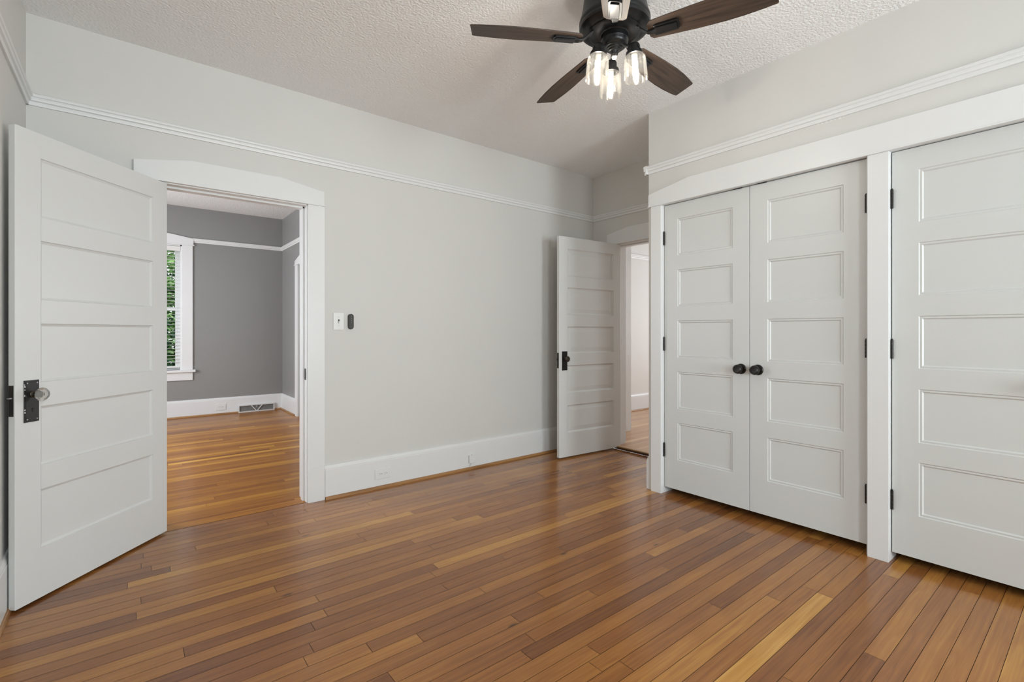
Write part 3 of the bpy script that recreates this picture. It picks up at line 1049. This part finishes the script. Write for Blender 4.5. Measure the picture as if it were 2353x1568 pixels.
# cable box on the baseboard
cb = thing('cable_box', 'small white cable box on the baseboard, wire hanging to the floor', 'cable box', (2.286, YB - 0.020, 0.088))
mb = MB(); mb.box(-0.030, 0.030, -0.022, 0, -0.032, 0.032, M['plate'])
mb.build('housing', cb, 0.002)
mb = MB(); mb.box(-0.0035, 0.0035, -0.014, -0.007, 0.0318, 0.0328, M['slot'])
mb.build('port', cb)
mb = MB()
mb.tube([(-0.004, -0.010, -0.031), (-0.007, -0.012, -0.045), (-0.020, -0.013, -0.060), (-0.024, -0.014, -0.072), (-0.021, -0.016, -0.070)], 0.0018, M['button'], 8)
wr = mb.build('wire', cb); wr['label'] = 'thin grey wire'

# floor register in the far room baseboard
vx0, vx1 = 1.242, 1.720
vr = thing('wall_register', 'long white vent register with V braces in the far room baseboard', 'vent', ((vx0 + vx1) / 2, YG - 0.020, 0.0))
hw = (vx1 - vx0) / 2
mb = MB()
mb.box(-hw, hw, -0.030, 0, 0.0, 0.014, M['grille']); mb.box(-hw, hw, -0.030, 0, 0.094, 0.108, M['grille'])
mb.box(-hw, -hw + 0.014, -0.030, 0, 0.014, 0.094, M['grille']); mb.box(hw - 0.014, hw, -0.030, 0, 0.014, 0.094, M['grille'])
mb.build('frame', vr, 0.002)
mb = MB()
for sx in (-1, 1):
    mb.prism([(0.0, 0.014), (sx * 0.014, 0.014), (sx * 0.078, 0.094), (sx * 0.064, 0.094)], P, -0.026, -0.014, M['grille'])
mb.build('braces', vr)
mb = MB()
mb.box(-hw + 0.012, hw - 0.012, -0.006, -0.002, 0.012, 0.096, M['mesh'])
x = -hw + 0.02
while x < hw - 0.02:
    mb.box(x, x + 0.003, -0.012, -0.006, 0.012, 0.096, M['mesh'])
    x += 0.0085
mb.build('grille', vr)
mb = MB(); mb.box(-0.003, 0.003, -0.032, -0.012, 0.066, 0.084, M['grille'])
mb.build('lever', vr)

# ------------------------------------------------------------------ ceiling fan with light kit
FX, FY = 1.743, 1.438
fan = thing('ceiling_fan', 'black flush mount ceiling fan with five dark wood blades and three glass lights', 'ceiling fan', (FX, FY, H))
z0 = -H
mb = MB()
mb.lathe([(0.128, 0.0), (0.132, -0.03), (0.137, -0.09), (0.144, -0.14), (0.152, -0.180), (0.158, -0.196), (0.160, -0.203), (0.160, -0.212), (0.158, -0.215), (0.158, -0.222), (0.160, -0.225), (0.158, -0.236), (0.146, -0.246), (0.120, -0.250), (0.115, -0.252)], M['fanblack'], n=64, caps=False)
mb.build('motor_housing', fan)
mb = MB()
mb.lathe([(0.118, -0.246), (0.118, -0.254), (0.104, -0.262), (0.070, -0.264), (0.066, -0.262)], M['fanblack'], n=48, caps=False)
mb.build('flywheel', fan)
mb = MB()
mb.lathe([(0.066, -0.246), (0.066, -0.262), (0.062, -0.266), (0.062, -0.286), (0.0625, -0.288), (0.0610, -0.291), (0.061, -0.300), (0.0585, -0.307), (0.053, -0.314), (0.046, -0.318), (0.044, -0.3185), (0.044, -0.321), (0.036, -0.323), (0.035, -0.328), (0.028, -0.330), (0.027, -0.335), (0.019, -0.337), (0.017, -0.342), (0.016, -0.352), (0.010, -0.355), (0.0, -0.356)], M['fanblack'], n=40)
mb.build('switch_housing', fan)
mb = MB()
mb.lathe([(0.005, -0.354), (0.012, -0.357), (0.0135, -0.363), (0.010, -0.369), (0.004, -0.371), (0.0, -0.371)], M['screw'], n=20)
mb.build('finial', fan)

# blades
def blade_outline():
    pts = [(0.168, -0.050), (0.155, -0.036), (0.152, 0.0), (0.155, 0.036), (0.168, 0.050)]
    top = [(0.26, 0.058), (0.36, 0.066), (0.46, 0.070), (0.54, 0.068), (0.61, 0.062), (0.655, 0.056)]
    tip = [(0.660, 0.052), (0.648, -0.050), (0.643, -0.055)]
    bot = [(0.60, -0.060), (0.53, -0.066), (0.45, -0.068), (0.35, -0.064), (0.25, -0.057)]
    return pts + top + tip + bot


pitch = Matrix.Rotation(math.radians(-12), 4, 'X')
mb = MB()
vs0 = len(mb.v)
mb.prism(blade_outline(), lambda p, q, t: tuple(pitch @ Vector((p, q, t))), -0.003, 0.003, M['blade'])
blade_me = mb.build('blade', fan, 0.0012)
mb = MB()
# plate under the blade and the curved arm to the flywheel
for (a, c, wdt, zt, zb) in ((0.180, 0.286, 0.024, -0.003, -0.012),):
    mb.prism([(a, -wdt), (a + 0.006, -wdt - 0.004), (c - 0.008, -wdt - 0.004), (c, -wdt + 0.006), (c, wdt - 0.006), (c - 0.008, wdt + 0.004), (a + 0.006, wdt + 0.004), (a, wdt)],
             lambda p, q, t: tuple(pitch @ Vector((p, q, t))), zt, zb, M['fanblack'])
    mb.prism([(a + 0.008, -wdt + 0.004), (c - 0.01, -wdt + 0.006), (c - 0.01, wdt - 0.006), (a + 0.008, wdt - 0.004)],
             lambda p, q, t: tuple(pitch @ Vector((p, q, t))), zb, zb - 0.006, M['fanblack'])
arm = [(0.098, 0.030, 0.020), (0.115, 0.022, 0.015), (0.132, 0.006, 0.013), (0.150, -0.008, 0.012), (0.168, -0.012, 0.014), (0.188, -0.010, 0.018)]
vs = []
for (r, zz, hw_) in arm:
    for (dy, dz) in ((-hw_, -0.003), (hw_, -0.003), (hw_, 0.003), (-hw_, 0.003)):
        vs.append((r, dy, zz + dz))
fs = []
for i in range(len(arm) - 1):
    for k in range(4):
        fs.append((i * 4 + k, i * 4 + (k + 1) % 4, (i + 1) * 4 + (k + 1) % 4, (i + 1) * 4 + k))
fs += [(3, 2, 1, 0), tuple(len(arm) * 4 - 4 + k for k in range(4))]
mb.mesh(vs, fs, M['fanblack'])
iron_me = mb.build('blade_iron', blade_me, 0.0012)
BZ = -0.287
A0 = math.radians(4.4)
blade_me.location = (0, 0, BZ)
blade_me.rotation_euler = (0, 0, A0)
for k in range(1, 5):
    c = blade_me.copy(); COL.objects.link(c)
    c.parent = fan; c.rotation_euler = (0, 0, A0 + k * 2 * PI / 5)
    i2 = iron_me.copy(); COL.objects.link(i2); i2.parent = c

# light kit: three arms, sockets, glass shades and bulbs
def light(kdeg):
    a = math.radians(kdeg)
    R = 0.090
    tilt = math.radians(4)
    # local frame: tilted outward about the tangential axis
    Tm = Matrix.Translation((R * math.cos(a), R * math.sin(a), -0.338)) @ Matrix.Rotation(a, 4, 'Z') @ Matrix.Rotation(-tilt, 4, 'Y')
    mb = MB()
    mb.tube([(0.040 * math.cos(a), 0.040 * math.sin(a), -0.312), (0.058 * math.cos(a), 0.058 * math.sin(a), -0.330), (0.078 * math.cos(a), 0.078 * math.sin(a), -0.338)], 0.0065, M['fanblack'], 10)
    mb.build('light_arm', fan)
    mb = MB()
    mb.lathe([(0.012, 0.006), (0.024, 0.004), (0.0275, -0.003), (0.0275, -0.026), (0.036, -0.030), (0.0375, -0.034), (0.0375, -0.046), (0.030, -0.047), (0.030, -0.043)], M['fanblack'], T=Tm, n=32, caps=False)
    sk = mb.build('socket', fan)
    mb = MB()
    mb.lathe([(0.034, -0.044), (0.041, -0.048), (0.0465, -0.056), (0.049, -0.068), (0.0515, -0.150), (0.0518, -0.153), (0.0500, -0.153), (0.0495, -0.150), (0.047, -0.068), (0.0445, -0.058), (0.039, -0.050), (0.032, -0.046)], M['shade'], T=Tm, n=40, caps=False)
    sd = mb.build('lamp_shade', fan); sd['label'] = 'clear glass jar shade'
    mb = MB()
    mb.lathe([(0.013, -0.036), (0.013, -0.060), (0.0125, -0.066), (0.0115, -0.072)], M['frost'], T=Tm, n=20, caps=False)
    mb.lathe([(0.0115, -0.072), (0.0115, -0.085), (0.0105, -0.108), (0.0075, -0.124), (0.004, -0.131), (0.0, -0.133)], M['bulb'], T=Tm, n=20, caps=False)
    mb.build('bulb', fan)


for k in (50, 170, 290):
    light(k)

# ------------------------------------------------------------------ outdoors, seen through the far window
mb = MB(); mb.box(-12, 14, YG + T + 0.05, 30, -0.5, -0.45, M['lawn'])
struct(mb, 'ground', 'green lawn outside the far window', 'lawn')


def foliage(name, n, fn, mats, size, seed, parent):
    rnd = random.Random(seed)
    mb = MB()
    for _ in range(n):
        p = Vector(fn(rnd))
        s = size * (0.6 + 0.8 * rnd.random())
        R = Matrix.Rotation(rnd.random() * 2 * PI, 4, 'Z') @ Matrix.Rotation((rnd.random() - 0.3) * 1.6, 4, 'X') @ Matrix.Rotation((rnd.random() - 0.5) * 1.6, 4, 'Y')
        q = [p + (R @ Vector(v)) * s for v in ((-0.5, 0, 0), (0, -0.28, 0.05), (0.5, 0, 0), (0, 0.28, 0.05))]
        mb.face(q, mats[min(int(rnd.random() ** 1.2 * len(mats)), len(mats) - 1)])
    return mb.build(name, parent, weld=False)


def tree(label, x, y, h0, rx, rz, n, mats, seed):
    t = thing('garden_tree', label, 'tree', (x, y, -0.45))
    rnd = random.Random(seed)
    mb = MB()
    mb.tube([(0, 0, 0), (0.05, 0.02, h0 * 0.5), (0.0, 0.05, h0), (0.1, 0.0, h0 + rz)], [0.14, 0.11, 0.09, 0.03], M['bark'], 10)
    for k in range(9):
        a = rnd.random() * 2 * PI
        zz = h0 * 0.7 + rnd.random() * rz
        mb.tube([(0, 0, zz), (0.5 * rx * math.cos(a), 0.5 * rx * math.sin(a), zz + 0.15), (rx * math.cos(a), rx * math.sin(a), zz + 0.2)], [0.035, 0.022, 0.008], M['bark'], 6)
    mb.build('trunk', t)

    def fn(r):
        while True:
            p = (r.uniform(-1, 1), r.uniform(-1, 1), r.uniform(-1, 1))
            d = sum(c * c for c in p)
            if 0.12 < d < 1:
                return (p[0] * rx, p[1] * rx, h0 + 0.6 * rz + p[2] * rz)
    foliage('leaves', n, fn, mats, 0.13, seed + 1, t)
    return t


tree('light leaved tree outside the far window', 1.05, 13.2, 2.2, 1.7, 1.5, 11000, [M['leaf2'], M['leaf'], M['leaf3'], M['leaf2']], 21)
tree('dark tree left of the far window view', -3.4, 15.5, 2.0, 2.2, 2.0, 5000, [M['leaf'], M['leaf3'], M['leaf2']], 31)
sb = thing('garden_shrub', 'dense dark green shrub low outside the far window', 'shrub', (0.8, 11.4, -0.45))
mb = MB()
for k in range(7):
    a = k * 0.9
    mb.tube([(0, 0, 0), (0.25 * math.cos(a), 0.2 * math.sin(a), 0.7), (0.6 * math.cos(a), 0.45 * math.sin(a), 1.4)], [0.03, 0.02, 0.008], M['bark'], 6)
mb.build('stems', sb)


def fnb(r):
    while True:
        p = (r.uniform(-1, 1), r.uniform(-1, 1), r.uniform(-1, 1))
        if sum(c * c for c in p) < 1:
            return (p[0] * 1.5, p[1] * 0.7, 1.0 + p[2] * 1.05)


foliage('leaves', 9500, fnb, [M['leaf'], M['leaf3'], M['leaf3'], M['leaf2']], 0.11, 77, sb)
